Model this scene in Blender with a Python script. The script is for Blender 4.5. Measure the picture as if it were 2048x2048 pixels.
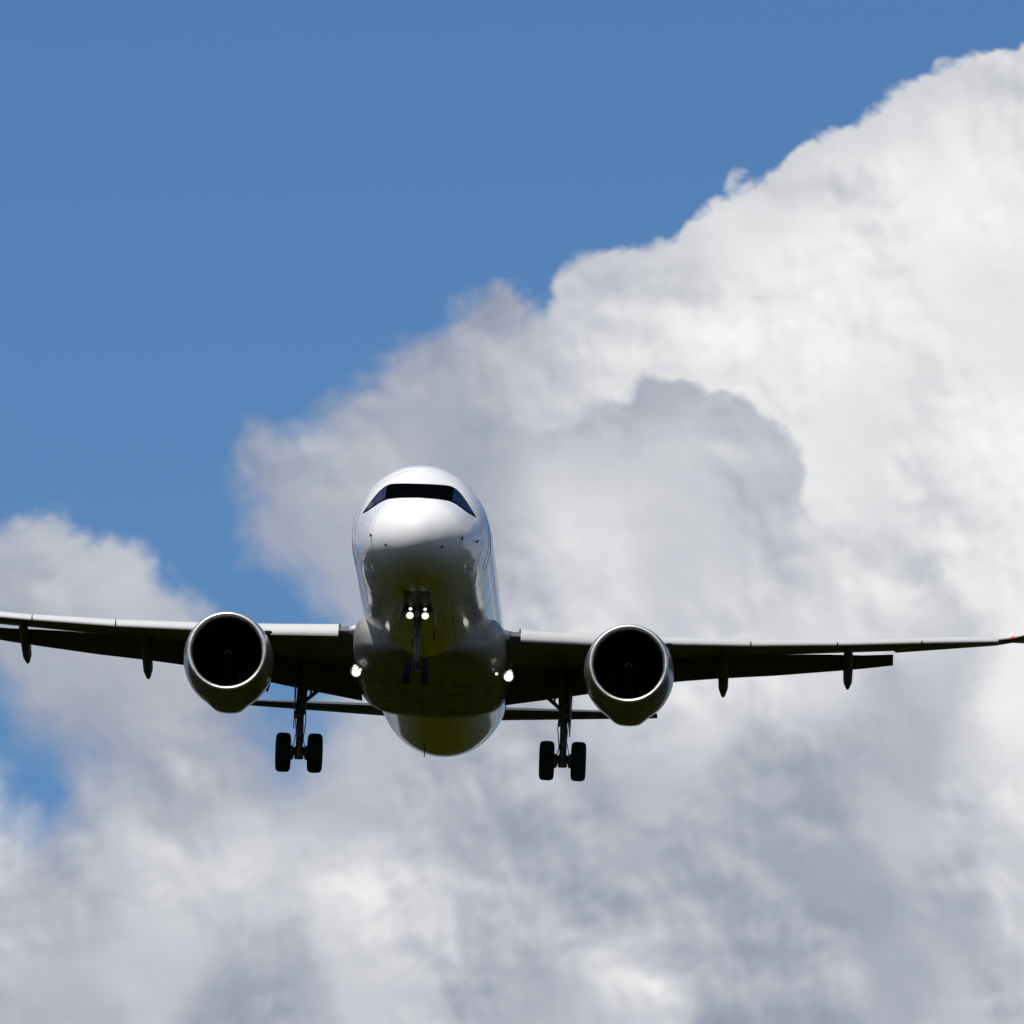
import bpy, bmesh, math, random
import numpy as np
from mathutils import Vector, Matrix
from mathutils.bvhtree import BVHTree
R = math.radians
sc = bpy.context.scene
for o in list(bpy.data.objects):
    bpy.data.objects.remove(o)

# ---------------------------------------------------------------- camera
cam_d = bpy.data.cameras.new("camera")
cam = bpy.data.objects.new("camera", cam_d)
sc.collection.objects.link(cam)
cam.location = (0, 0, 1.7)
CAM_PITCH = 9.0
cam.rotation_euler = (R(90 + CAM_PITCH), 0, 0)
cam_d.sensor_width = 36
cam_d.lens = 36 * 30744 / 2048
cam_d.clip_start = 1
cam_d.clip_end = 60000
sc.camera = cam
sc.view_settings.view_transform = 'Standard'
sc.view_settings.look = 'None'
sc.view_settings.exposure = 0
sc.view_settings.gamma = 1
sc.cycles.use_denoising = True
sc.cycles.max_bounces = 8
sc.cycles.use_adaptive_sampling = True
sc.cycles.adaptive_threshold = 0.02
sc.cycles.adaptive_min_samples = 12
sc.cycles.sample_clamp_indirect = 6

SUN_EL, SUN_AZ = 57.0, 26.0          # azimuth: degrees left of straight behind the camera
sun_d = bpy.data.lights.new("sun", 'SUN')
sun_d.energy = 5.0
sun_d.angle = R(0.53)
sun_d.color = (1.0, 0.965, 0.91)
sun = bpy.data.objects.new("sun", sun_d)
sc.collection.objects.link(sun)
sv = Vector((-math.sin(R(SUN_AZ)) * math.cos(R(SUN_EL)), -math.cos(R(SUN_AZ)) * math.cos(R(SUN_EL)), math.sin(R(SUN_EL))))
sun.rotation_euler = sv.to_track_quat('Z', 'Y').to_euler()
sun.location = sv * 800

# ---------------------------------------------------------------- world: sky with cumulus
world = bpy.data.worlds.new("World")
sc.world = world
world.use_nodes = True
world.cycles.sampling_method = 'MANUAL'
world.cycles.sample_map_resolution = 512
wt = world.node_tree
wt.nodes.clear()


class S:
    """tiny wrapper so node graphs can be written as arithmetic"""
    def __init__(s, sock): s.k = sock
    def __add__(s, o): return M('ADD', s, o)
    def __radd__(s, o): return M('ADD', o, s)
    def __sub__(s, o): return M('SUBTRACT', s, o)
    def __rsub__(s, o): return M('SUBTRACT', o, s)
    def __mul__(s, o): return M('MULTIPLY', s, o)
    def __rmul__(s, o): return M('MULTIPLY', o, s)
    def __truediv__(s, o): return M('DIVIDE', s, o)


TREE = wt


def put(sock, v):
    if isinstance(v, S):
        TREE.links.new(v.k, sock)
    else:
        sock.default_value = v


def M(op, *a):
    n = TREE.nodes.new('ShaderNodeMath')
    n.operation = op
    for i, v in enumerate(a):
        put(n.inputs[i], v)
    return S(n.outputs[0])


def VM(op, *a, scale=None):
    n = TREE.nodes.new('ShaderNodeVectorMath')
    n.operation = op
    for i, v in enumerate(a):
        put(n.inputs[i], v)
    if scale is not None:
        put(n.inputs['Scale'], scale)
    return S(n.outputs['Value'] if op in ('DOT_PRODUCT', 'LENGTH', 'DISTANCE') else n.outputs[0])


def combine(x, y, z):
    n = TREE.nodes.new('ShaderNodeCombineXYZ')
    for i, v in enumerate((x, y, z)):
        put(n.inputs[i], v)
    return S(n.outputs[0])


def smooth(v, a, b, lo=0.0, hi=1.0, kind='SMOOTHSTEP'):
    n = TREE.nodes.new('ShaderNodeMapRange')
    n.interpolation_type = kind
    put(n.inputs['Value'], v)
    put(n.inputs['From Min'], a)
    put(n.inputs['From Max'], b)
    put(n.inputs['To Min'], lo)
    put(n.inputs['To Max'], hi)
    return S(n.outputs['Result'])


def noise(v, scale, detail, rough=0.5, lac=2.0, dist=0.0, color=False, dim='2D'):
    n = TREE.nodes.new('ShaderNodeTexNoise')
    n.noise_dimensions = dim
    put(n.inputs['Vector'], v)
    put(n.inputs['Scale'], scale)
    put(n.inputs['Detail'], detail)
    put(n.inputs['Roughness'], rough)
    put(n.inputs['Lacunarity'], lac)
    put(n.inputs['Distortion'], dist)
    return S(n.outputs['Color' if color else 'Fac'])


def voro(v, scale, detail=0.0, rough=0.5, smoothness=0.6):
    n = TREE.nodes.new('ShaderNodeTexVoronoi')
    n.voronoi_dimensions = '2D'
    n.feature = 'F1'
    put(n.inputs['Vector'], v)
    put(n.inputs['Scale'], scale)
    put(n.inputs['Detail'], detail)
    put(n.inputs['Roughness'], rough)
    return S(n.outputs['Distance'])


def ramp(v, stops):
    n = TREE.nodes.new('ShaderNodeValToRGB')
    e = n.color_ramp.elements
    e[0].position, e[0].color = stops[0][0], (*stops[0][1], 1)
    e[1].position, e[1].color = stops[-1][0], (*stops[-1][1], 1)
    for p, c in stops[1:-1]:
        k = e.new(p)
        k.color = (*c, 1)
    put(n.inputs[0], v)
    return S(n.outputs[0])


def mixc(f, a, b, mode='MIX'):
    n = TREE.nodes.new('ShaderNodeMix')
    n.data_type = 'RGBA'
    n.blend_type = mode
    put(n.inputs[0], f)
    for i, v in ((6, a), (7, b)):
        put(n.inputs[i], v if isinstance(v, S) else (*v, 1))
    return S(n.outputs[2])


def lin(r, g, b):
    f = lambda c: (c / 255 / 12.92) if c / 255 <= 0.04045 else ((c / 255 + 0.055) / 1.055) ** 2.4
    return (f(r), f(g), f(b))


# outlines of the cloud banks, thousandths of a degree-like units on the sky (1 unit = 1/29 rad)
BANK = [(2300, -40), (1932, 78), (1850, 92), (1780, 112), (1700, 155), (1640, 205), (1575, 243), (1548, 268), (1535, 262), (1510, 275),
        (1480, 305), (1445, 338), (1405, 328), (1360, 355), (1342, 400), (1290, 430), (1225, 472), (1205, 450), (1120, 450),
        (1080, 490), (1048, 545), (1010, 575), (985, 545), (955, 535), (890, 545), (852, 590), (830, 618), (765, 635), (715, 680),
        (698, 715), (640, 735), (600, 770), (560, 808), (515, 820), (480, 800), (458, 845), (455, 905), (462, 965), (430, 1010),
        (440, 1060), (510, 1070), (560, 1105), (590, 1150), (612, 1230), (602, 1290), (590, 1335), (572, 1385),
        (560, 1400), (545, 1370), (512, 1345), (490, 1300), (455, 1250), (420, 1190), (400, 1155), (385, 1135), (345, 1100), (300, 1085),
        (285, 1035), (240, 988), (190, 1003), (150, 1000), (100, 975), (50, 968), (10, 985), (-300, 1000), (-300, 2400), (2300, 2400)]
HOLES = [(-4, 1378, 46, 68), (60, 1484, 80, 68)]
LUMP = [(1060, 800), (1100, 770), (1130, 742), (1200, 738), (1214, 706), (1250, 697), (1330, 707), (1352, 728), (1400, 722),
        (1450, 762), (1466, 800), (1490, 832), (1507, 880), (1502, 940), (1560, 992), (1640, 1003), (1750, 1052), (1830, 1112),
        (1882, 1172), (1882, 1260), (1852, 1330), (1862, 1400), (1892, 1500), (1960, 1560), (2300, 1700), (2300, 2400),
        (500, 2400), (600, 1500), (900, 1200), (860, 1000), (900, 850), (960, 795)]
BACK_B = [(500, 850, 164), (560, 960, 172), (480, 1000, 166), (620, 850, 174), (650, 760, 168), (700, 900, 180), (620, 1050, 172),
          (780, 680, 168), (760, 800, 174), (850, 620, 170), (900, 720, 180), (860, 830, 168), (960, 560, 165), (1000, 640, 182),
          (1020, 700, 198), (1100, 560, 198), (1150, 470, 190), (1080, 740, 200), (1180, 620, 214), (1250, 660, 226),
          (1180, 700, 224), (1300, 500, 205), (1250, 560, 206), (1400, 350, 208), (1400, 450, 228), (1420, 600, 232),
          (1500, 280, 205), (1550, 340, 214), (1560, 450, 236), (1700, 200, 212), (1800, 120, 207), (1920, 100, 203),
          (1750, 300, 224), (1880, 200, 210), (1900, 300, 230), (1830, 340, 240), (1700, 500, 233), (1850, 600, 228),
          (1600, 700, 230), (1850, 850, 234), (1720, 850, 220), (1600, 850, 224), (1740, 960, 216), (1850, 1020, 232),
          (1920, 1150, 233), (1400, 680, 229), (1520, 780, 227), (1900, 1350, 232), (1910, 1500, 226), (1880, 1430, 216),
          (50, 1010, 186), (30, 1100, 172), (130, 1030, 194), (230, 1020, 188), (250, 1080, 200), (120, 1150, 182),
          (330, 1130, 184), (20, 1250, 170), (100, 1280, 172), (200, 1300, 174), (300, 1330, 180), (350, 1400, 175),
          (200, 1400, 166), (130, 1380, 160), (250, 1480, 160), (350, 1500, 166), (430, 1420, 164), (150, 1560, 170),
          (35, 1545, 212), (0, 1600, 200), (222, 1570, 208), (100, 1650, 172), (200, 1650, 182), (330, 1620, 210),
          (400, 1590, 196), (450, 1640, 216), (600, 1600, 196), (540, 1440, 170)]
FRONT_B = [(940, 860, 185), (1000, 810, 172), (1000, 920, 212), (960, 890, 196), (1080, 1000, 218), (1060, 1090, 206),
           (1000, 1120, 196), (1100, 880, 200), (1080, 810, 182), (1130, 940, 212), (1260, 730, 176), (1200, 765, 176),
           (1140, 770, 178), (1350, 760, 182), (1440, 790, 184), (1280, 850, 200), (1380, 870, 194), (1470, 900, 188),
           (1300, 980, 205), (1420, 1000, 199), (1500, 1020, 204), (1600, 1050, 206), (1750, 1110, 200), (1400, 1110, 206),
           (1250, 1110, 202), (1640, 1140, 219), (1840, 1190, 198), (1150, 1130, 216), (1540, 1180, 213), (1750, 1190, 208),
           (600, 1500, 184), (700, 1450, 186), (800, 1500, 180), (700, 1540, 184), (900, 1550, 176), (1000, 1450, 172),
           (1000, 1550, 174), (850, 1620, 190), (1000, 1650, 178), (700, 1650, 214), (650, 1700, 223), (800, 1720, 212),
           (550, 1700, 205), (450, 1760, 190), (500, 1810, 176), (450, 1880, 164), (560, 1880, 172), (350, 1800, 197),
           (250, 1850, 192), (50, 1800, 186), (150, 1900, 178), (60, 1900, 178), (680, 1850, 205), (750, 1900, 200),
           (850, 1800, 196), (905, 1850, 172), (900, 1780, 178), (960, 1720, 192), (1100, 1500, 170), (1200, 1400, 195),
           (1280, 1370, 210), (1250, 1480, 188), (1350, 1340, 213), (1400, 1450, 176), (1500, 1320, 211), (1500, 1400, 176),
           (1550, 1480, 162), (1450, 1550, 168), (1300, 1600, 170), (1600, 1600, 168), (1700, 1360, 188), (1700, 1420, 172),
           (1750, 1300, 184), (1810, 1260, 190), (1700, 1500, 178), (1680, 1560, 192), (1600, 1700, 163), (1800, 1700, 178),
           (1900, 1650, 204), (1800, 1550, 196), (1840, 1450, 205), (1150, 1700, 172), (1210, 1850, 206), (1150, 1890, 194),
           (1050, 1850, 178), (1300, 1800, 176), (1400, 1850, 164), (1500, 1900, 166), (1400, 1750, 168), (1650, 1850, 170),
           (1850, 1900, 184), (300, 1700, 200), (150, 1720, 178), (60, 1700, 182)]
X0, X1, Y0, Y1, NC, NR = -100.0, 2060.0, -80.0, 2040.0, 49, 40


def poly_sdf(poly, x, y):
    """signed distance (inside positive) of points to a polygon"""
    P = np.array(poly, float)
    d = np.full(x.shape, 1e9)
    inside = np.zeros(x.shape, bool)
    for i in range(len(P)):
        a, b = P[i], P[(i + 1) % len(P)]
        e = b - a
        t = np.clip(((x - a[0]) * e[0] + (y - a[1]) * e[1]) / (e @ e), 0, 1)
        d = np.minimum(d, np.hypot(x - a[0] - t * e[0], y - a[1] - t * e[1]))
        c = ((a[1] > y) != (b[1] > y)) & (x < (b[0] - a[0]) * (y - a[1]) / (b[1] - a[1] + 1e-12) + a[0])
        inside ^= c
    return np.where(inside, d, -d)


def rbf(pts, x, y, sg):
    P = np.array(pts, float)
    w = np.exp(-((x[..., None] - P[:, 0]) ** 2 + (y[..., None] - P[:, 1]) ** 2) / (2 * sg * sg))
    w += 1e-7 / (1 + ((x[..., None] - P[:, 0]) ** 2 + (y[..., None] - P[:, 1]) ** 2) / 1e4) ** 3
    return (w * P[:, 2]).sum(-1) / w.sum(-1)


gx, gy = np.meshgrid(np.linspace(X0, X1, NC), np.linspace(Y0, Y1, NR))
sdfA = poly_sdf(BANK, gx, gy)
for hx, hy, rx, ry in HOLES:
    q = np.hypot((gx - hx) / rx, (gy - hy) / ry)
    sdfA = np.minimum(sdfA, (q - 1) * min(rx, ry))
sdfG = poly_sdf(LUMP, gx, gy)
SD = 200.0                                             # signed distances are stored as 0.5 + d/(2*SD)
fieldA = np.clip(0.5 + sdfA / (2 * SD), 0, 1)
fieldG = np.clip(0.5 + sdfG / (2 * SD), 0, 1)
fieldB = rbf(BACK_B + [q_ for q_ in FRONT_B if q_[1] > 1390], gx, gy, 41) / 255
fieldF = rbf(FRONT_B, gx, gy, 41) / 255

gen = S(wt.nodes.new('ShaderNodeTexCoord').outputs['Generated'])
dirn = VM('NORMALIZE', gen)
cp, sp = math.cos(R(CAM_PITCH)), math.sin(R(CAM_PITCH))
dF = VM('DOT_PRODUCT', dirn, (0, cp, sp))              # fixed compass bearing of the cumulus bank
dR = VM('DOT_PRODUCT', dirn, (1, 0, 0))
dU = VM('DOT_PRODUCT', dirn, (0, -sp, cp))
dFs = M('MAXIMUM', dF, 0.02)
KF = 30744 * 1932 / 2048 / 1000
px = dR / dFs * KF + 0.966
py = 0.966 - dU / dFs * KF
P0 = combine(px, py, 0.37)
w1 = VM('SUBTRACT', noise(P0, 2.3, 2.0, 0.5, color=True), (0.5, 0.5, 0.5))
w2 = VM('SUBTRACT', noise(P0, 9.0, 3.0, 0.50, color=True), (0.5, 0.5, 0.5))
P1 = VM('ADD', P0, VM('SCALE', w1, scale=0.05))
P2 = VM('ADD', P1, VM('SCALE', w2, scale=0.045))
sep = wt.nodes.new('ShaderNodeSeparateXYZ')
wt.links.new(P2.k, sep.inputs[0])
wx, wy = S(sep.outputs[0]), S(sep.outputs[1])
cx = (wx - X0 / 1000) / ((X1 - X0) / 1000)
ry = (wy - Y0 / 1000) / ((Y1 - Y0) / 1000) * (NR - 1)
cxv = combine(cx, cx, cx)
accA = None
accF = None
for i in range(NR):
    n = wt.nodes.new('ShaderNodeRGBCurve')
    mp = n.mapping
    for ch, fld in ((0, fieldA), (1, fieldG), (2, fieldB)):
        c = mp.curves[ch]
        for j in range(1, NC - 1):
            c.points.new(j / (NC - 1), float(fld[i, j]))
        c.points[0].location = (0, float(fld[i, 0]))
        c.points[-1].location = (1, float(fld[i, -1]))
    mp.update()
    wt.links.new(cxv.k, n.inputs['Color'])
    fc = wt.nodes.new('ShaderNodeFloatCurve')
    c = fc.mapping.curves[0]
    for j in range(1, NC - 1):
        c.points.new(j / (NC - 1), float(fieldF[i, j]))
    c.points[0].location = (0, float(fieldF[i, 0]))
    c.points[-1].location = (1, float(fieldF[i, -1]))
    fc.mapping.update()
    put(fc.inputs['Value'], cx)
    w = smooth(M('ABSOLUTE', ry - float(i)), 0.0, 1.0, 1.0, 0.0, 'LINEAR')
    t = VM('SCALE', S(n.outputs['Color']), scale=w)
    accA = t if accA is None else VM('ADD', accA, t)
    accF = (S(fc.outputs[0]) * w) if accF is None else M('MULTIPLY_ADD', S(fc.outputs[0]), w, accF)
sep2 = wt.nodes.new('ShaderNodeSeparateXYZ')
wt.links.new(accA.k, sep2.inputs[0])
sA = (S(sep2.outputs[0]) - 0.5) * (2 * SD / 1000)
sG = (S(sep2.outputs[1]) - 0.5) * (2 * SD / 1000)
bB = S(sep2.outputs[2])
bF = accF
# cauliflower bumps: their height moves the outline and, as shading painted into the cloud colour, models the surface
def billow(p, octaves):
    t = None
    for sc_, am in octaves:
        q_ = M('ABSOLUTE', noise(p, sc_, 0.0) * 2.0 - 1.0)
        q_ = M('SQRT', q_ * q_ + 0.006)
        t = q_ * am if t is None else M('MULTIPLY_ADD', q_, am, t)
    return t


PB = VM('ADD', P1, VM('SCALE', w2, scale=0.015))
OCT = ((5.0, 1.0), (11.0, 0.55), (23.0, 0.30), (47.0, 0.15))
blE = billow(PB, OCT)
blA = billow(PB, OCT[:3])
blB = billow(VM('ADD', PB, (0.012, -0.022, 0.0)), OCT[:3])
fbA = noise(P1, 5.0, 3.0, 0.45)
fbB = noise(VM('ADD', P1, (0.02, -0.03, 0.0)), 5.0, 3.0, 0.45)
fbE = noise(P1, 6.0, 6.0, 0.50)
edge = (blE - 0.49) * 0.046 + (fbE - 0.5) * 0.03
soft = smooth(px, 0.5, 1.35, 1.0, 0.0) * smooth(px, 0.25, 0.5, 0.4, 1.0)
low = smooth(py, 1.15, 1.35)
dens = smooth(sA + edge, soft * -0.025 - 0.006 - low * 0.03, soft * 0.05 + 0.018 + low * 0.045)
wisp = smooth(sA + (noise(P1, 6.0, 8.0, 0.65) - 0.45) * 0.35, 0.0, 0.12) * soft * 0.30
wisp = wisp * smooth(py, 0.78, 0.95)
dens = M('MAXIMUM', dens, wisp)
# thin parts of the cloud let some blue through
thin = smooth(sA + (fbE - 0.5) * 0.12, 0.0, 0.16, 0.80, 1.0)
thin = mixc(soft, (1, 1, 1), thin)
pale = smooth(VM('DISTANCE', VM('MULTIPLY', P2, (1.0, 0.62, 0.0)), (0.535, 0.895, 0.0)), 0.0, 0.07, 0.72, 1.0)
thin = thin * pale
lump = smooth(sG + edge * 0.8, -0.004 - 0.04 * smooth(py, 1.0, 1.5), 0.028 + 0.07 * smooth(py, 1.0, 1.5)) * smooth(px, 0.86, 1.08)
v = mixc(lump, bB, bF)
sepv = wt.nodes.new('ShaderNodeSeparateColor')
wt.links.new(v.k, sepv.inputs[0])
bright = S(sepv.outputs[0])
relief = (fbA - fbB) * 0.16 + (blA - blB) * 0.07
relief = relief * smooth(noise(P1, 2.6, 2.0), 0.38, 0.62, 0.35, 1.5)
bright = bright + relief * smooth(py, 1.2, 1.5, 1.0, 1.2) + (noise(P1, 3.5, 4.0, 0.45) - 0.5) * 0.06
ccol = ramp((bright - 0.5) * 2.0, [(0.10, lin(142, 149, 165)), (0.28, lin(160, 166, 182)), (0.40, lin(178, 182, 193)),
                                   (0.60, lin(205, 207, 213)), (0.75, lin(228, 229, 230)), (0.93, lin(245, 245, 244))])
# broken cumulus over the rest of the sky
sepd = wt.nodes.new('ShaderNodeSeparateXYZ')
wt.links.new(dirn.k, sepd.inputs[0])
dz = M('MAXIMUM', S(sepd.outputs[2]), 0.03)
flat = combine(S(sepd.outputs[0]) / (dz + 0.15), S(sepd.outputs[1]) / (dz + 0.15), 0.0)
cn = noise(flat, 1.1, 8.0, 0.58, dist=0.3)
gdens = smooth(cn, 0.41, 0.53)
gshade = noise(VM('ADD', flat, (0.06, 0.1, 0.0)), 1.1, 8.0, 0.58, dist=0.3)
gcol = ramp((cn - gshade) * 2.2 + 0.55, [(0.1, lin(105, 111, 128)), (0.5, lin(138, 143, 160)), (0.9, lin(205, 207, 213))])
inwin = smooth(M('MAXIMUM', M('ABSOLUTE', px - 0.966), M('ABSOLUTE', py - 0.966)), 1.00, 1.55, 1.0, 0.0)
inwin = inwin * smooth(dF, 0.9, 0.95)
dens_all = mixc(inwin, gdens, dens * thin)
ccol_all = mixc(inwin, gcol, ccol)

sky = wt.nodes.new('ShaderNodeTexSky')
sky.sky_type = 'NISHITA'
sky.sun_disc = False
sky.sun_elevation = R(SUN_EL)
sky.sun_rotation = R(180 + SUN_AZ)
sky.altitude = 200
sky.air_density = 1.0
sky.dust_density = 0.6
sky.ozone_density = 2.5
SKY_STRENGTH = 0.10
SKY_TINT = (0.362, 0.54, 0.775)
skyc = mixc(1.0, S(sky.outputs[0]), SKY_TINT, 'MULTIPLY')
bg1 = wt.nodes.new('ShaderNodeBackground')
bg1.inputs['Strength'].default_value = SKY_STRENGTH
put(bg1.inputs['Color'], skyc)
bg2 = wt.nodes.new('ShaderNodeBackground')
bg2.inputs['Strength'].default_value = 1.0
put(bg2.inputs['Color'], ccol_all)
mx = wt.nodes.new('ShaderNodeMixShader')
put(mx.inputs[0], dens_all)
wt.links.new(bg1.outputs[0], mx.inputs[1])
wt.links.new(bg2.outputs[0], mx.inputs[2])
wo = wt.nodes.new('ShaderNodeOutputWorld')
wt.links.new(mx.outputs[0], wo.inputs['Surface'])

# ================================================================ materials
def new_mat(name):
    global TREE
    m = bpy.data.materials.new(name)
    m.use_nodes = True
    TREE = m.node_tree
    return m, m.node_tree.nodes['Principled BSDF']


def obj_coord():
    n = TREE.nodes.new('ShaderNodeTexCoord')
    return S(n.outputs['Object'])


def paint(name, col, rough=0.3, coat=1.0, dirt=0.12, metal=0.0, streak=(2.0, 0.35, 2.0), spec=0.5, bump=0.0):
    m, b = new_mat(name)
    co = VM('MULTIPLY', obj_coord(), streak)
    d = noise(co, 1.6, 6.0, 0.6, dim='3D')
    fine = noise(obj_coord(), 14.0, 4.0, 0.6, dim='3D')
    f = smooth(d, 0.42, 0.75) * dirt + (fine - 0.5) * dirt * 0.4
    c2 = tuple(x * 0.45 for x in col)
    put(b.inputs['Base Color'], mixc(f, col, c2))
    put(b.inputs['Roughness'], smooth(d, 0.3, 0.7, rough * 0.85, rough * 1.25))
    b.inputs['Metallic'].default_value = metal
    b.inputs['Specular IOR Level'].default_value = spec
    b.inputs['Coat Weight'].default_value = coat
    b.inputs['Coat Roughness'].default_value = 0.06
    if bump:
        bn = TREE.nodes.new('ShaderNodeBump')
        bn.inputs['Strength'].default_value = bump
        bn.inputs['Distance'].default_value = 0.02
        put(bn.inputs['Height'], noise(obj_coord(), 1.3, 2.0, dim='3D'))
        TREE.links.new(bn.outputs[0], b.inputs['Coat Normal'])
    return m


def lamp_mat(name, col, strength):
    m, b = new_mat(name)
    b.inputs['Base Color'].default_value = (0.8, 0.8, 0.8, 1)
    b.inputs['Emission Color'].default_value = (*col, 1)
    b.inputs['Emission Strength'].default_value = strength
    return m


WHITE = paint("white_gloss_paint", (0.72, 0.725, 0.74), 0.30, 0.7, 0.05, bump=0.05)
# the radome is painted in a duller finish than the skin behind it
TREE = WHITE.node_tree
sx = TREE.nodes.new('ShaderNodeSeparateXYZ')
TREE.links.new(obj_coord().k, sx.inputs[0])
put(TREE.nodes['Principled BSDF'].inputs['Coat Weight'], smooth(S(sx.outputs[1]), 1.15, 1.75, 0.0, 0.7))
put(TREE.nodes['Principled BSDF'].inputs['Roughness'], smooth(S(sx.outputs[1]), 1.0, 1.75, 0.52, 0.30))
BELLY = paint("grey_belly_paint", (0.26, 0.262, 0.25), 0.55, 0.15, 0.6, bump=0.1, spec=0.25)
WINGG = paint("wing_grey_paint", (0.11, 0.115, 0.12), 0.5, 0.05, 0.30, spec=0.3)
SLATM = paint("slat_bare_metal", (0.47, 0.48, 0.48), 0.42, 0.15, 0.16, streak=(0.6, 3.0, 3.0))
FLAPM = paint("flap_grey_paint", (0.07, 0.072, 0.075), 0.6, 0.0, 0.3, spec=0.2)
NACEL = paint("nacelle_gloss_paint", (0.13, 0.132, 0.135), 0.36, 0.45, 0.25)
LIP = paint("polished_intake_lip", (0.80, 0.80, 0.80), 0.42, 0.0, 0.10, metal=1.0)
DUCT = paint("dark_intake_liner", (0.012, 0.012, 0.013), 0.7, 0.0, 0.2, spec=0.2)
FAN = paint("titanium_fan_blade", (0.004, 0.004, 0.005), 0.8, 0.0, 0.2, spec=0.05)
TYRE = paint("tyre_rubber", (0.012, 0.012, 0.013), 0.8, 0.0, 0.3, spec=0.25)
STEEL = paint("gear_grey_paint", (0.10, 0.105, 0.12), 0.5, 0.1, 0.5)
BLUEG = paint("blue_grey_strut", (0.02, 0.03, 0.085), 0.4, 0.2, 0.3)
DARK = paint("black_trim", (0.0015, 0.0015, 0.002), 0.5, 0.0, 0.1, spec=0.0)
ROOTM = paint("seal_and_shade_black", (0.03, 0.03, 0.032), 0.6, 0.0, 0.3)  # seal, also the painted shade of slat cavity and nose wheel bay
MARK = paint("white_spinner_mark", (0.22, 0.22, 0.22), 0.4, 0.2, 0.1)
LINE = paint("panel_gap", (0.05, 0.052, 0.06), 0.6, 0.0, 0.2)
LAMPW = lamp_mat("landing_lamp_glow", (1.0, 0.97, 0.92), 1.2)
LAMPD = lamp_mat("lamp_reflection_glow", (1.0, 0.97, 0.92), 1.1)
NAVR = lamp_mat("red_lamp_glow", (1.0, 0.06, 0.05), 1.1)
NAVG = lamp_mat("green_lamp_glow", (0.05, 1.0, 0.3), 2.2)
m, b = new_mat("cockpit_glass")
b.inputs['Base Color'].default_value = (0.0008, 0.001, 0.0018, 1)
b.inputs['Roughness'].default_value = 0.06
b.inputs['IOR'].default_value = 1.5
b.inputs['Specular IOR Level'].default_value = 0.0
b.inputs['IOR'].default_value = 1.3
GLASS = m
m, b = new_mat('side_cockpit_glass')
b.inputs['Base Color'].default_value = (0.003, 0.006, 0.028, 1)  # blue of the reflected sky is painted into the base colour
b.inputs['Roughness'].default_value = 0.08
b.inputs['Specular IOR Level'].default_value = 0.25
SGLASS = m
m, b = new_mat("dark_grass_and_woods")
co = obj_coord()
big = noise(co, 0.0035, 6.0, 0.6, dim='3D')
mid = noise(co, 0.03, 6.0, 0.6, dim='3D')
dif = TREE.nodes.new('ShaderNodeBsdfDiffuse')
put(dif.inputs['Color'], ramp(big * 0.65 + mid * 0.35, [(0.38, (0.004, 0.005, 0.0003)), (0.48, (0.009, 0.0105, 0.0004)), (0.55, (0.017, 0.017, 0.0004)), (0.64, (0.006, 0.0075, 0.0004))]))
TREE.links.new(dif.outputs[0], TREE.nodes['Material Output'].inputs['Surface'])
GRASS = m

# ================================================================ mesh helpers
COL = sc.collection


def link(name, me, mat, parent, smooth_=True):
    o = bpy.data.objects.new(name, me)
    COL.objects.link(o)
    if mat is not None:
        me.materials.append(mat)
    if smooth_:
        me.polygons.foreach_set('use_smooth', [True] * len(me.polygons))
    o.parent = parent
    return o


def mesh(name, verts, faces, mat, parent, smooth_=True, sharp=None):
    me = bpy.data.meshes.new(name)
    me.from_pydata([tuple(v) for v in verts], [], faces)
    bm = bmesh.new()
    bm.from_mesh(me)
    bmesh.ops.remove_doubles(bm, verts=bm.verts, dist=1e-6)
    bmesh.ops.dissolve_degenerate(bm, edges=bm.edges, dist=1e-6)
    bmesh.ops.recalc_face_normals(bm, faces=bm.faces)
    bm.to_mesh(me)
    bm.free()
    if sharp:
        me.set_sharp_from_angle(angle=R(sharp))
    return link(name, me, mat, parent, smooth_)


def loft_vf(rings, closed=True, cap0=True, cap1=True, base=0):
    n = len(rings[0])
    V = [p for r in rings for p in r]
    F = []
    m = n if closed else n - 1
    for i in range(len(rings) - 1):
        for j in range(m):
            a, b_ = i * n + j, i * n + (j + 1) % n
            F.append((a + base, b_ + base, b_ + n + base, a + n + base))
    if cap0:
        F.append(tuple(base + k for k in range(n - 1, -1, -1)))
    if cap1:
        F.append(tuple(base + (len(rings) - 1) * n + k for k in range(n)))
    return V, F


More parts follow.
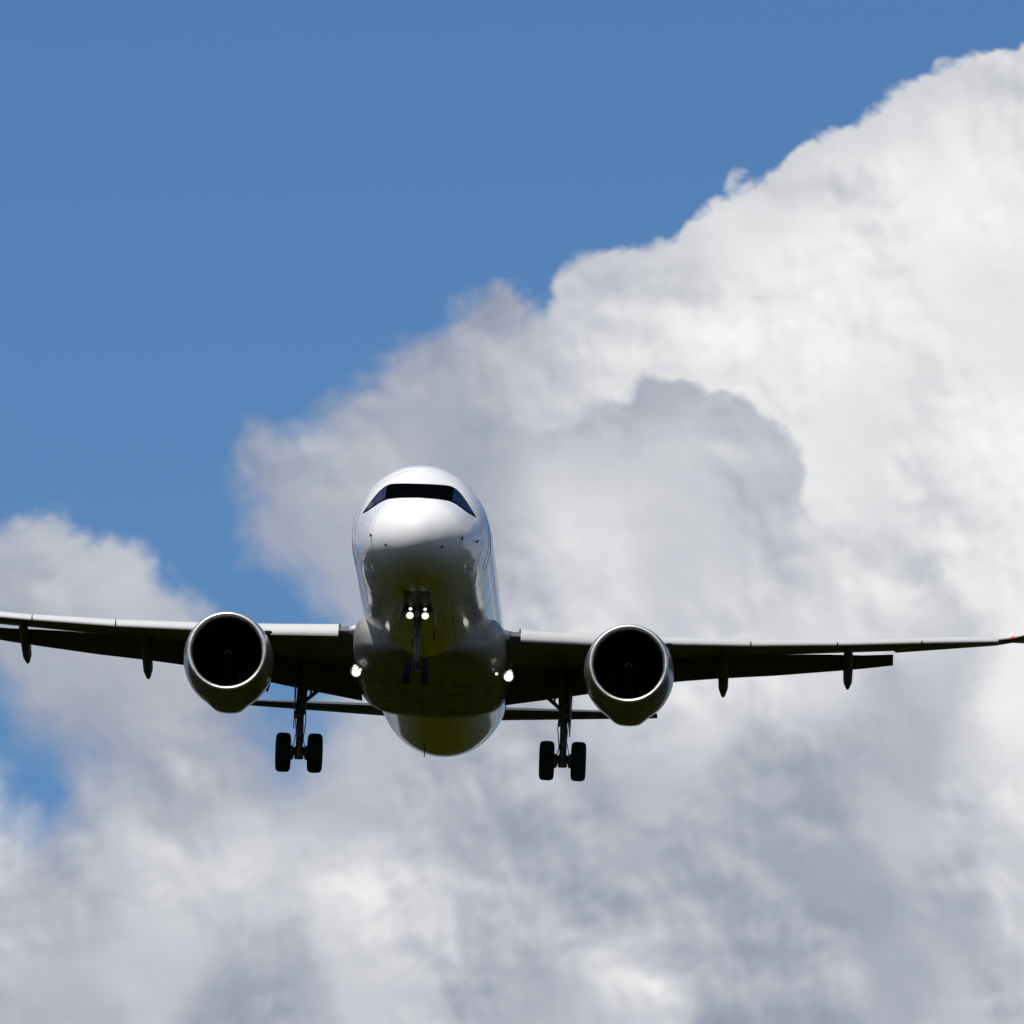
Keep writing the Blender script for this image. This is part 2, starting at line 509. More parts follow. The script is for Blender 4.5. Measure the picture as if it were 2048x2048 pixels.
class MB:
    """collects several closed shapes into one mesh"""
    def __init__(s): s.V, s.F = [], []

    def loft(s, rings, closed=True, cap0=True, cap1=True):
        v, f = loft_vf(rings, closed, cap0, cap1, len(s.V))
        s.V += v
        s.F += f
        return s

    def tube(s, pts, rad, seg=14):
        pts = [Vector(p) for p in pts]
        if not isinstance(rad, (list, tuple)):
            rad = [rad] * len(pts)
        rings = []
        up = None
        for i, p in enumerate(pts):
            t = (pts[min(i + 1, len(pts) - 1)] - pts[max(i - 1, 0)]).normalized()
            if up is None:
                up = Vector((0, 0, 1)) if abs(t.z) < 0.9 else Vector((1, 0, 0))
            a = t.cross(up).normalized()
            b_ = t.cross(a).normalized()
            rings.append([p + a * rad[i] * math.cos(2 * math.pi * k / seg) + b_ * rad[i] * math.sin(2 * math.pi * k / seg) for k in range(seg)])
        return s.loft(rings)

    def revolve(s, prof, origin, axis='Y', seg=48, cap0=False, cap1=False):
        """prof: list of (a, r): distance along axis and radius"""
        rings = []
        for a, r in prof:
            ring = []
            for k in range(seg):
                t = 2 * math.pi * k / seg
                c, d = r * math.cos(t), r * math.sin(t)
                q = {'Y': (c, a, d), 'X': (a, c, d), 'Z': (c, d, a)}[axis]
                ring.append(Vector(q) + Vector(origin))
            rings.append(ring)
        return s.loft(rings, True, cap0, cap1)

    def box(s, c, size, rot=None):
        M3 = rot if rot is not None else Matrix.Identity(3)
        hx, hy, hz = [k / 2 for k in size]
        rings = []
        for z in (-hz, hz):
            rings.append([Vector(c) + M3 @ Vector(q) for q in ((-hx, -hy, z), (hx, -hy, z), (hx, hy, z), (-hx, hy, z))])
        return s.loft(rings)

    def build(s, name, mat, parent, sm=True, sharp=40):
        return mesh(name, s.V, s.F, mat, parent, sm, sharp)


def pchip(xs, ys, x):
    xs, ys = np.array(xs, float), np.array(ys, float)
    h = np.diff(xs)
    d = np.diff(ys) / h
    mm = np.zeros(len(xs))
    for i in range(1, len(xs) - 1):
        if d[i - 1] * d[i] > 0:
            w1_, w2_ = 2 * h[i] + h[i - 1], h[i] + 2 * h[i - 1]
            mm[i] = (w1_ + w2_) / (w1_ / d[i - 1] + w2_ / d[i])
    mm[0], mm[-1] = d[0], d[-1]
    x = np.atleast_1d(np.asarray(x, float))
    i = np.clip(np.searchsorted(xs, x) - 1, 0, len(h) - 1)
    t = (x - xs[i]) / h[i]
    return ((1 + 2 * t) * (1 - t) ** 2 * ys[i] + t * (1 - t) ** 2 * h[i] * mm[i] + t * t * (3 - 2 * t) * ys[i + 1] + t * t * (t - 1) * h[i] * mm[i + 1])


def ip(xs, ys, x):
    return float(np.interp(x, xs, ys))


# ================================================================ ground
gm = MB()
rings = []
for r in (40, 200, 800, 2500, 8000, 28000):
    rings.append([Vector((r * math.cos(2 * math.pi * k / 96), r * math.sin(2 * math.pi * k / 96), 0)) for k in range(96)])
gm.loft(rings, True, True, False)
g = gm.build("ground", GRASS, None, False, None)
g["kind"] = "structure"

# ================================================================ the airliner
# local frame: X across (right in the picture), Y aft from the nose, Z up
plane = bpy.data.objects.new("airliner", None)
COL.objects.link(plane)
plane["label"] = "white twin engine passenger jet coming in to land with wheels and landing lights out"
plane["category"] = "airplane"
plane.rotation_mode = 'YXZ'
plane.rotation_euler = (R(-0.565), R(2.0), R(-1.09))
plane.location = (-2.65, 420.0, 66.685 + 1.7)
plane.empty_display_size = 2

# ---- fuselage
FY = [0, .04, .15, .4, .8, 1.3, 1.75, 2.3, 2.9, 3.4, 4.0, 5.0, 6.0, 7.0, 12, 31.4, 33, 35, 37, 39, 41, 43, 44.4, 44.6]
FT = [-.66, -.40, -.19, .035, .26, .48, .68, .95, 1.26, 1.53, 1.80, 1.99, 2.055, 2.07, 2.07, 2.07, 2.07, 2.05, 2.0, 1.92, 1.82, 1.68, 1.52, 1.40]
FB = [-.66, -.91, -1.13, -1.37, -1.57, -1.71, -1.79, -1.87, -1.92, -1.945, -1.99, -2.045, -2.065, -2.07, -2.07, -2.07, -1.98, -1.66, -1.18, -.62, -.06, .48, .92, 1.05]
FW = [0.0, .25, .47, .78, 1.06, 1.29, 1.43, 1.57, 1.69, 1.785, 1.865, 1.94, 1.97, 1.975, 1.975, 1.975, 1.95, 1.78, 1.5, 1.2, .88, .55, .30, .16]
ys = np.concatenate([[0.0, .001, .004, .009, .02, .04, .07, .11, .16, .22, .3], np.arange(.4, 7.01, .1), np.arange(7.5, 31, 1.5), np.arange(31, 44.7, .4), [44.6]])
ys = np.unique(np.round(ys, 3))
sq = np.sqrt(ys)
FW = [w_ * .985 for w_ in FW]
ft, fb, fw = [pchip(np.sqrt(FY), A, sq) for A in (FT, FB, FW)]
NS = 96
rings = []
for y, t, bo, w in zip(ys, ft, fb, fw):
    zc = (t + bo) / 2
    h = (t - bo) / 2
    if y < 6:                                      # widest line sits a bit low on the nose
        zc -= 0.10 * math.sin(math.pi * min(1, y / 6)) * min(1, h)
    ring = []
    for k in range(NS):
        a = 2 * math.pi * k / NS
        s_, c_ = math.sin(a), math.cos(a)
        z = zc + (t - zc) * s_ if s_ > 0 else zc + (zc - bo) * s_
        ring.append(Vector((w * c_, y, z)))
    rings.append(ring)
fm = MB().loft(rings, True, False, True)
fus = fm.build("fuselage", WHITE, plane, True, None)
fbm = bmesh.new()
fbm.from_mesh(fus.data)
fbvh = BVHTree.FromBMesh(fbm)
SL = 0.169                                         # slope of a sight line from the ground up to the nose


def on_nose(x, v, off=0.0):
    d_ = Vector((0, 1, SL)).normalized()
    loc, nor, idx, dist = fbvh.ray_cast(Vector((x, -2.0, v - 2.0 * SL)), d_)
    if loc is None:
        loc, nor, idx, dist = fbvh.find_nearest(Vector((x, 2.6, v + .4)))
    if nor.dot(d_) > 0:
        nor = -nor
    return loc + nor * off, nor


VTX = [0, .4, .80, .97, 1.12, 1.29, 1.44, 1.585]
VTZ = [.63, .625, .60, .53, .40, .19, -.03, -.26]
VBZ_X = [0, .4, .80, .98, 1.18, 1.38, 1.585]
VBZ = [.235, .22, .18, .115, -.01, -.15, -.265]


def band(xa, xb, lo, hi, off, name, mat, parent, inset=0.0, nx=40, nz=10):
    rows = []
    for i in range(nx + 1):
        x = xa + (xb - xa) * i / nx
        t = float(pchip(VTX, VTZ, [abs(x)])[0]) - inset
        b_ = float(pchip(VBZ_X, VBZ, [abs(x)])[0]) + inset
        t, b_ = b_ + (t - b_) * hi, b_ + (t - b_) * lo
        if t < b_:
            t = b_ = (t + b_) / 2
        rows.append([on_nose(x, b_ + (t - b_) * j / nz, off)[0] for j in range(nz + 1)])
    V, F = loft_vf(rows, False, False, False)
    return mesh(name, V, F, mat, parent, True)


band(-1.583, 1.583, 0, 1, 0.006, "window_surround", DARK, fus, nx=110)
for xa, xb in ((-1.50, -.93), (-.89, -.035), (.035, .89), (.93, 1.50)):
    w_ = band(xa, xb, 0, 1, 0.014, "cockpit_window", SGLASS if abs(xa + xb) > 2 else GLASS, fus, inset=0.035, nx=36)
    if abs(xa + xb) > 2:
        w_["label"] = "side pane coloured with a painted blue sky reflection"
# wipers parked at the foot of the windscreen
for s_ in (-1, 1):
    q = [on_nose(s_ * x, v_, 0.03)[0] for x, v_ in ((.06, .29), (.16, .27), (.34, .262), (.56, .25))]
    MB().tube(q, 0.009, 6).build("wiper", FAN, fus)
# probes and vanes on the nose
for x, v_, L in ((-1.24, -.87, .16), (1.24, -.87, .16), (-.80, -1.11, .10), (.72, -1.11, .10), (1.62, -.95, .12)):
    p_, n_ = on_nose(x, v_)
    e = p_ + n_ * .05
    MB().tube([p_ - n_ * .02, p_ + n_ * .05, e + Vector((0, -.04, L * .3)), e + Vector((0, -.10, -L * .5))], [.022, .02, .016, .010], 8).build("pitot_probe", DARK, fus)
# flat dark sheet painting the shade of an open nose wheel bay, and dark blade aerials along the keel
def keel(y, x=0.0, off=0.0):
    t, bo, w = [float(pchip(np.sqrt(FY), A, [math.sqrt(y)])[0]) for A in (FT, FB, FW)]
    zc = (t + bo) / 2
    if y < 6:
        zc -= 0.10 * math.sin(math.pi * min(1, y / 6)) * min(1, (t - bo) / 2)
    return Vector((x, y, zc - (zc - bo) * math.sqrt(max(0, 1 - (x / w) ** 2)) - off))


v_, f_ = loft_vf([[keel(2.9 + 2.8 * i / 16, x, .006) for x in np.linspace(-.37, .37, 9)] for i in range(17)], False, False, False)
mesh("bay_shade_sheet", v_, f_, ROOTM, fus)
for y, x, h_ in ((7.6, 0.0, .26), (9.4, .35, .20), (10.6, -.3, .22), (11.8, 0.0, .18)):
    b0 = keel(y, x)
    MB().loft([[b0 + Vector((dx, dy + ln, -z)) for dx, dy in ((0, -.15 * s_), (.012, 0), (0, .15 * s_), (-.012, 0))] for z, s_, ln in ((-.03, 1, 0), (h_ * .6, .8, .05), (h_, .5, .10))]).build("aerial", DARK, fus, False)
# thin seams of the radome and the forward doors
def seam(pts, name, rad=0.006):
    MB().tube(pts, rad, 5).build(name, LINE, fus)


def ring_pts(y, a0, a1, n=40, off=0.0):
    t, bo, w = [float(pchip(np.sqrt(FY), A, [math.sqrt(y)])[0]) for A in (FT, FB, FW)]
    zc, out = (t + bo) / 2, []
    if y < 6:
        zc -= 0.10 * math.sin(math.pi * min(1, y / 6)) * min(1, (t - bo) / 2)
    for i in range(n + 1):
        a = R(a0 + (a1 - a0) * i / n)
        s_, c_ = math.sin(a), math.cos(a)
        z = zc + (t - zc) * s_ if s_ > 0 else zc + (zc - bo) * s_
        out.append(Vector(((w + off) * c_, y, z + off * s_)))
    return out


seam(ring_pts(1.25, 0, 360, 80, off=-.002), "radome_seam", 0.005)
for y in (3.6, 6.4, 8.9, 11.4):
    seam(ring_pts(y, 0, 360, 80, off=-.001), "skin_joint", 0.005)
for x in (-.9, .9, -1.45, 1.45):
    seam([keel(y, x, -.001) for y in np.linspace(3.7, 13.5, 40)], "skin_joint", 0.0045)
for y0, y1, x0, x1 in ((6.7, 7.5, .25, .7), (8.0, 8.8, -.75, -.35), (9.7, 10.5, .3, .75), (11.0, 11.9, -.6, -.15)):
    seam([keel(y, x, -.001) for y, x in ((y0, x0), (y0, x1), (y1, x1), (y1, x0), (y0, x0))], "access_panel", 0.006)
for sgn in (1, -1):
    d0 = ring_pts(5.0, -22, 34, 24)
    d1 = ring_pts(5.85, 34, -22, 24)
    pts = d0 + d1 + [d0[0]]
    pts = [Vector((p.x * sgn, p.y, p.z)) for p in pts]
    seam(pts, "cabin_door_seam", 0.008)
    # cabin windows in one row down each side
    for k in range(52):
        y = 7.4 + k * 0.5334
        if 14.6 < y < 15.4 or 22.4 < y < 23.2:
            continue
        wv, wf = [], []
        rows = []
        for zz in (.32, .39, .50, .61, .68):
            hw_ = .115 if .35 < zz < .65 else .075
            x = math.sqrt(max(0, 1 - (zz / 2.07) ** 2)) * 1.975 + .006
            rows.append([Vector((sgn * x, y - hw_, zz)), Vector((sgn * x, y, zz)), Vector((sgn * x, y + hw_, zz))])
        v_, f_ = loft_vf(rows, False, False, False)
        mesh("cabin_window", v_, f_, GLASS, fus)
# aerials
MB().loft([[Vector((0.12 + dx * s_, 6.35 + dy + lean, z)) for dx, dy in ((0, -.16), (.012, -.05), (.012, .08), (0, .16), (-.012, .08), (-.012, -.05))]
           for z, s_, lean in ((2.03, 1, 0), (2.24, .7, .08), (2.40, .4, .14))]).build("aerial", WHITE, fus)
MB().loft([[Vector((-.45 + dx, y + dy, z)) for dx, dy in ((0, -.14), (.014, 0), (0, .14), (-.014, 0))]
           for y, z in ((30.6, -1.98), (30.7, -2.16), (30.78, -2.34))]).build("aerial", DARK, fus)

# ---- belly fairing
BY = [13.0, 13.5, 14.3, 15.4, 17, 19, 21.5, 23, 24, 25, 26]
BW = [0.9, 1.35, 1.86, 2.10, 2.2, 2.24, 2.23, 2.18, 2.08, 1.85, 1.3]
BB = [-2.02, -2.07, -2.14, -2.22, -2.29, -2.33, -2.35, -2.32, -2.21, -2.06, -1.85]
BT = [-1.5, -1.25, -.75, -.35, -.15, -.1, -.2, -.4, -.7, -1.1, -1.4]
rings = []
for y in np.concatenate([np.arange(13.0, 17, .25), np.arange(17, 26.01, .25)]):
    w, bo, t = [float(pchip(BY, A, [y])[0]) for A in (BW, BB, BT)]
    zc = (t + bo) / 2 + .1
    ring = []
    for k in range(64):
        a = 2 * math.pi * k / 64
        s_, c_ = math.sin(a), math.cos(a)
        ex = 0.72
        ring.append(Vector((w * math.copysign(abs(c_) ** ex, c_), y, zc + (t - zc if s_ > 0 else zc - bo) * math.copysign(abs(s_) ** ex, s_))))
    rings.append(ring)
bel = MB().loft(rings).build("belly_fairing", BELLY, plane, True, None)
for y in (17.2, 18.9, 20.4, 22.0):
    w, bo = [float(pchip(BY, A, [y])[0]) for A in (BW, BB)]
    MB().tube([Vector((x, y, bo + .003 + 0.02 * (abs(x) / 1.6) ** 4)) for x in np.linspace(-1.5, 1.5, 13)], 0.007, 5).build("panel_seam", LINE, bel)

# ---- wings
AX = [2.45, 4.5, 6.9, 9.2, 12.0, 14.2, 16.3, 17.1]
AT = [-.67, -.555, -.39, -.19, .12, .44, .71, .84]
AB = [-1.09, -.945, -.68, -.46, -.11, .20, .475, .62]
FXL = [2.5, 3.6, 4.3, 4.8, 6.9, 8.4, 9.8, 11.8, 12.8, 13.35]
FZL = [-1.88, -1.70, -1.58, -1.49, -1.10, -.88, -.71, -.41, -.25, -.14]


def ex(xs, ys_, x):
    if x < xs[0]:
        return ys_[0] + (x - xs[0]) * (ys_[1] - ys_[0]) / (xs[1] - xs[0])
    if x > xs[-1]:
        return ys_[-1] + (x - xs[-1]) * (ys_[-1] - ys_[-2]) / (xs[-1] - xs[-2])
    return ip(xs, ys_, x)


def LE(x): return 16.17 + .52 * (x - 1.975)
def TE(x): return 22.32 if x < 6.4 else 22.32 + (x - 6.4) * (25.43 - 22.32) / (16.9 - 6.4)
def ZT(x): return ex(AX, AT, x)
def ZB(x): return ex(AX, AB, x)
def ZTE(x): return ex([2.0, 6.4, 13.4, 16.3, 17.1], [-1.16, -.60, .20, .64, .84], x)


def airfoil(x, sgn, y0, y1, z0, z1, tk, n=14):
    """closed section between (y0,z0) and (y1,z1), thickness ratio tk"""
    c = y1 - y0
    up, lo = [], []
    for i in range(n + 1):
        u = 0.5 * (1 - math.cos(math.pi * i / n))
        th = 5 * tk * c * (.2969 * math.sqrt(u) - .1260 * u - .3516 * u * u + .2843 * u ** 3 - .1015 * u ** 4)
        zc = z0 + (z1 - z0) * u
        up.append(Vector((sgn * x, y0 + c * u, zc + th * 1.0)))
        lo.append(Vector((sgn * x, y0 + c * u, zc - th * 0.85)))
    return up + lo[::-1][1:-1]


def crescent(x, sgn):
    """section of an extended slat: nose, top skin, hollow back"""
    zt, zb, y = ZT(x), ZB(x), LE(x)
    h = zt - zb
    k = h / 0.40
    out = [(.02, 0), (-.005, .10), (0.0, .25), (.03, .45), (.09, .65), (.19, .84), (.34, .97), (.52, 1.02), (.72, 1.0)]
    back = [(.70, .955), (.50, .93), (.34, .82), (.22, .62), (.14, .40), (.10, .18), (.07, .03)]
    return [Vector((sgn * x, y + a * (0.6 + 0.4 * k), zb + h * z)) for a, z in out + back]


wing_label = {1: None, -1: None}
for sgn in (-1, 1):
    xs_ = [1.0, 1.9, 2.4, 3.4, 4.6, 6.0, 6.4, 7.4, 9, 10.5, 12, 13.34, 13.40, 14.5, 15.5, 16.3, 16.8]
    rings = []
    for x in xs_:
        zle = (ZT(x) + ZB(x)) / 2 - .03
        yl = LE(x) + (.16 if x > 2.3 and x < 16.35 else 0.0)
        te = TE(x) - (.35 if x < 13.37 else 0.0)
        tk = ip([2, 6.4, 13, 17], [.118, .108, .085, .085], x)
        if 2.3 < x < 16.35:
            tk *= .95
        rings.append(airfoil(x, sgn, yl, te, zle, ZTE(x), tk))
    # wing tip fence sweeping up
    for dx, dz, ch in ((17.15, .10, 1.45), (17.42, .34, 1.30), (17.62, .75, 1.12), (17.78, 1.4, .90), (17.92, 2.1, .62), (17.98, 2.45, .42)):
        y0 = LE(16.8) + .38 * (dx - 16.8) + .62 * dz
        zz = (ZT(16.8) + ZB(16.8)) / 2 + dz
        sec = airfoil(dx, sgn, y0, y0 + ch, zz, zz, .09)
        # lean the section outward: thickness runs sideways once the tip stands upright
        tilt = min(1, dz / .75)
        c0 = sec[0]
        sec = [Vector((p.x - sgn * (p.z - zz) * tilt, p.y, zz + (p.z - zz) * (1 - tilt))) for p in sec]
        rings.append(sec)
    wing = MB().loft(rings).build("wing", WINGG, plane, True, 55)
    # solid block coloured dark as the shade of the cavity between the slat end and the root fairing
    MB().loft([airfoil(x, sgn, LE(x) + .22, LE(x) + 2.6, (ZT(x) + ZB(x)) / 2 - .02, (ZT(x) + ZB(x)) / 2 - .2, .17) for x in (2.28, 2.62)]).build("cavity_shade_block", ROOTM, wing, True, 50)
    # slats
    for xa, xb in ((2.62, 5.25), (6.2, 9.18), (9.22, 11.68), (11.72, 14.13), (14.17, 16.38)):
        n = 7
        MB().loft([crescent(xa + (xb - xa) * i / n, sgn) for i in range(n + 1)]).build("slat", SLATM, wing, True, 50)
        # slat tracks
        for xx in (xa + .45, xb - .45):
            MB().box((sgn * xx, LE(xx) + .33, (ZT(xx) + ZB(xx)) / 2 - .02), (.05, .45, .10)).build("slat_track", STEEL, wing, False)
    # root glove in front of the slat
    rings = []
    for x, yo, s_ in ((1.4, -.75, .8), (1.9, -.34, .8), (2.15, -.12, .78), (2.3, .02, .70)):
        zc = (ZT(x) + ZB(x)) / 2
        rings.append(airfoil(x, sgn, LE(x) + yo, LE(x) + 2.4, zc, zc - .1, .20 * s_))
    MB().loft(rings).build("root_fillet", WHITE, wing, True, 60)
    MB().loft([[Vector((sgn * x, LE(x) + .30, ZB(x) + h * (ZT(x) - ZB(x)))) for x, h in ((2.57, 0.0), (2.57, 1.0))],
               [Vector((sgn * x, LE(x) + .36, ZB(x) + h * (ZT(x) - ZB(x)))) for x, h in ((2.61, 0.0), (2.61, 1.0))]], False, False, False).build("slat_end_seal", ROOTM, wing, False)
    # flaps: hinged 30 degrees down, with a slot ahead of them
    for xa, xb in ((2.08, 6.30), (6.36, 13.33)):
        rings = []
        n = 8
        for i in range(n + 1):
            x = xa + (xb - xa) * i / n
            gap = ip([2, 6, 9, 11.4, 11.9, 13.3], [.02, .02, .03, .06, .135, .15], x)
            c = ip([2, 6.4, 13.3], [1.35, 1.25, .95], x)
            y0 = TE(x) - .58
            rings.append(airfoil(x, sgn, y0, y0 + c * .93, ZTE(x) - gap, ex(FXL, FZL, x) + .01, .105, 10))
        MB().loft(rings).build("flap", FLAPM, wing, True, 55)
    # aileron line and spoilers
    MB().tube([(sgn * 13.6, TE(13.6) - .55, ZTE(13.6) - .062), (sgn * 16.2, TE(16.2) - .42, ZTE(16.2) - .045)], 0.008, 5).build("aileron_hinge", LINE, wing)
    # flap track fairings
    for xf, tipy, tipz, r_ in ((8.40, 24.6, -1.24, .155), (12.02, 26.0, -.66, .145), (4.88, 23.6, -1.66, .12)):
        y0 = TE(xf) - 2.5
        z0 = ZTE(xf) - .12
        hinge = (TE(xf) - .35, z0 - .16)
        path = [(y0, z0 + .02, .02), (y0 + .35, z0 - .04, .45), (y0 + 1.0, z0 - .10, .9), (hinge[0], hinge[1], 1.0),
                (hinge[0] + (tipy - hinge[0]) * .35, hinge[1] + (tipz - hinge[1]) * .30 - .02, .98),
                (hinge[0] + (tipy - hinge[0]) * .65, hinge[1] + (tipz - hinge[1]) * .58 - .05, .92),
                (hinge[0] + (tipy - hinge[0]) * .87, hinge[1] + (tipz - hinge[1]) * .84 - .05, .45), (tipy, tipz, .03)]
        rings = []
        for (y, z, s_) in path:
            rings.append([Vector((sgn * xf + r_ * s_ * math.cos(2 * math.pi * k / 16), y + .10 * s_ * math.sin(2 * math.pi * k / 16), z + r_ * 1.5 * s_ * math.sin(2 * math.pi * k / 16))) for k in range(16)])
        MB().loft(rings).build("flap_track_fairing", FLAPM, wing, True, None)
    # navigation lamp on the tip
    q = MB().revolve([(-.05, .01), (-.03, .05), (0, .065), (.03, .05), (.05, .01)], (sgn * 16.78, LE(16.8) + .01, (ZT(16.8) + ZB(16.8)) / 2 + .05), 'Y', 12, True, True)
    nv = q.build("navigation_light", NAVR if sgn > 0 else NAVG, wing)
    nv["label"] = "red wing tip lamp" if sgn > 0 else "green wing tip lamp"
    # landing lamp let down under the wing root, with a small added lamp inboard for a second bright spot
    lx, ly, lz = sgn * 2.19 + .11, 17.0, -2.03
    hou = MB().revolve([(.02, .165), (-.13, .166), (-.13, .174), (.0, .176), (.10, .15), (.2, .06)], (lx, ly, lz), 'Y', 24, False, True).build("landing_light", STEEL, plane)
    MB().tube([(lx, ly + .15, lz), (lx + sgn * .05, ly + .35, lz + .45)], .05, 8).build("bracket", STEEL, hou)
    MB().revolve([(.005, .13), (-.025, .105), (-.04, .06), (-.045, .005)], (lx, ly, lz), 'Y', 24, True, True).build("lamp_lens", LAMPW, hou)
    MB().revolve([(.005, .085), (-.03, .06), (-.04, .005)], (lx + sgn * .03, ly + .02, lz + .125), 'Y', 16, True, True).build("lamp_lens", LAMPW, hou)  # second glowing disc added to imitate the lamp's uneven glow
    h2 = MB().revolve([(0.015, .06), (.0, .07), (.1, .05), (.15, .02)], (sgn * 1.955, ly - .1, -1.97), 'Y', 16, False, True).build("added_small_light", STEEL, plane)
    MB().revolve([(.005, .042), (-.02, .03), (-.03, .005)], (sgn * 1.955, ly - .1, -1.97), 'Y', 16, True, True).build("lamp_lens", LAMPW, h2)

# ---- engines
EYI = 15.42
for sgn in (-1, 1):
    ec = Vector((sgn * 5.755, EYI, -1.78))
    prof = [(0.10, 1.135), (0.28, 1.185), (.55, 1.235), (.95, 1.275), (1.5, 1.295), (2.1, 1.285), (2.8, 1.22), (3.4, 1.10), (3.9, .98)]
    rings = []
    for a, r_ in prof:
        ring = []
        for k in range(72):
            t = 2 * math.pi * k / 72
            rr = r_
            # bulge for the gearbox under the cowl
            dn = max(0.0, -math.sin(t))
            bul = ip([.3, 1.3, 2.4, 3.2, 3.9], [0, .04, .13, .10, .02], a)
            ang = abs(math.degrees(math.atan2(math.cos(t), dn + 1e-6)))
            w_ = min(1.0, 0.8 * (1 + math.cos(math.pi * min(1, ang / 34)))) if dn > 0 else 0
            rr = r_ + bul * w_
            ring.append(ec + Vector((rr * math.cos(t), a, rr * math.sin(t) - .02 * a)))
        rings.append(ring)
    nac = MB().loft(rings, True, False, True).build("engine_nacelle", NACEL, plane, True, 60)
    # polished lip: rounded ring from the outer cowl round into the throat
    lp = [(.10, 1.137), (.05, 1.134), (.015, 1.118), (0, 1.09), (.004, 1.06), (.025, 1.035), (.07, 1.016), (.13, 1.005), (.20, 1.0)]
    MB().revolve(lp, ec, 'Y', 96).build("intake_lip", LIP, nac, True, None)
    MB().revolve([(.20, 1.0), (.5, .985), (.95, .985), (1.15, .99)], ec, 'Y', 72).build("intake_duct", DUCT, nac, True, None)
    MB().revolve([(1.30, .99), (1.31, .3), (1.32, .02)], ec, 'Y', 48, False, True).build("fan_case", DUCT, nac, True, None)
    # fan: eighteen wide twisted blades
    fanm = MB()
    for k in range(18):
        a0 = 2 * math.pi * k / 18
        rows = []
        for j in range(7):
            rr = .27 + (.97 - .27) * j / 6
            tw = R(25 + 38 * j / 6)
            ch = .20 + .12 * math.sin(math.pi * j / 6 * .8)
            row = []
            for u in (-.5, -.15, .2, .5):
                ya = 1.10 + u * ch * math.cos(tw)
                da = a0 + (u * ch * math.sin(tw)) / rr + .12 * math.sin(math.pi * j / 6)
                row.append(ec + Vector((rr * math.cos(da), ya, rr * math.sin(da))))
            rows.append(row)
        fanm.loft(rows, False, False, False)
    fanm.build("fan", FAN, nac, True, None)
    sp_ = MB().revolve([(.72, .005), (.76, .06), (.84, .13), (.95, .20), (1.08, .26), (1.2, .28)], ec, 'Y', 32).build("spinner", FAN, nac, True, None)
    # white comma painted on the spinner
    rows = []
    for i in range(13):
        t = R(20 + 150 * i / 12)
        aa = .775 + .045 * math.sin(math.pi * i / 12)
        r0 = ip([.72, .76, .84, .95, 1.08], [.005, .06, .13, .20, .26], aa) + .006
        r1 = ip([.72, .76, .84, .95, 1.08], [.005, .06, .13, .20, .26], aa + .03) + .006
        rows.append([ec + Vector((r0 * math.cos(t), aa - .006, r0 * math.sin(t))), ec + Vector((r1 * math.cos(t), aa + .03 - .006, r1 * math.sin(t)))])
    v_, f_ = loft_vf(rows, False, False, False)
    mesh("spinner_mark", v_, f_, MARK, nac)
    # exhaust core
    MB().revolve([(3.9, .70), (4.4, .62), (4.9, .5)], ec, 'Y', 32, True, True).build("exhaust_nozzle", STEEL, nac)
    # vortex strake on the right shoulder of each cowl
    ta = R(34)
    rows = []
    for y, h in ((.55, .0), (.9, .10), (1.3, .19), (1.6, .20), (1.62, .0)):
        r0 = 1.22 + .05 * min(1, y)
        rows.append([ec + Vector(((r0 + k_) * math.cos(ta), y, (r0 + k_) * math.sin(ta))) + off for k_, off in
                     ((0, Vector((0, 0, .012))), (h, Vector((0, 0, .006))), (h, Vector((0, 0, -.006))), (0, Vector((0, 0, -.012))))])
    MB().loft(rows).build("strake", WINGG, nac, False)
    # pylon
    rings = []
    for y, zt_, zb_, w_ in ((16.6, -.62, -.75, .04), (17.2, -.50, -.9, .16), (18.3, -.42, -1.1, .22), (19.6, -.6, -1.4, .22), (21.0, -.85, -1.5, .16), (22.4, -.95, -1.3, .04)):
        rings.append([Vector((sgn * 5.755 + a * w_, y, zt_ + (zb_ - zt_) * c_)) for a, c_ in ((-.6, 0), (.6, 0), (1, .3), (1, .8), (.4, 1), (-.4, 1), (-1, .8), (-1, .3))])
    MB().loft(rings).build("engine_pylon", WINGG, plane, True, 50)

# ---- main landing gear
def tyre_prof(r_, w):
    return [(-w / 2 * .55, r_ * .45), (-w / 2 * .92, r_ * .62), (-w / 2, r_ * .78), (-w / 2 * .93, r_ * .90), (-w / 2 * .70, r_ * .975), (-w / 2 * .35, r_),
            (0, r_), (w / 2 * .35, r_), (w / 2 * .70, r_ * .975), (w / 2 * .93, r_ * .90), (w / 2, r_ * .78), (w / 2 * .92, r_ * .62), (w / 2 * .55, r_ * .45)]


def wheel(parent, c, r_, w, outward):
    t = MB().revolve(tyre_prof(r_, w), c, 'X', 40, True, True)
    for gx_ in (-.22, 0, .22):
        pass
    ty = t.build("tyre", TYRE, parent, True, 40)
    hb = MB().revolve([(outward * w * .30, .02), (outward * w * .34, r_ * .16), (outward * w * .30, r_ * .22), (outward * w * .30, r_ * .42), (outward * w * .42, r_ * .46)], c, 'X', 24, True, False)
    hb.build("wheel_hub", STEEL, parent, True, 40)
    return ty


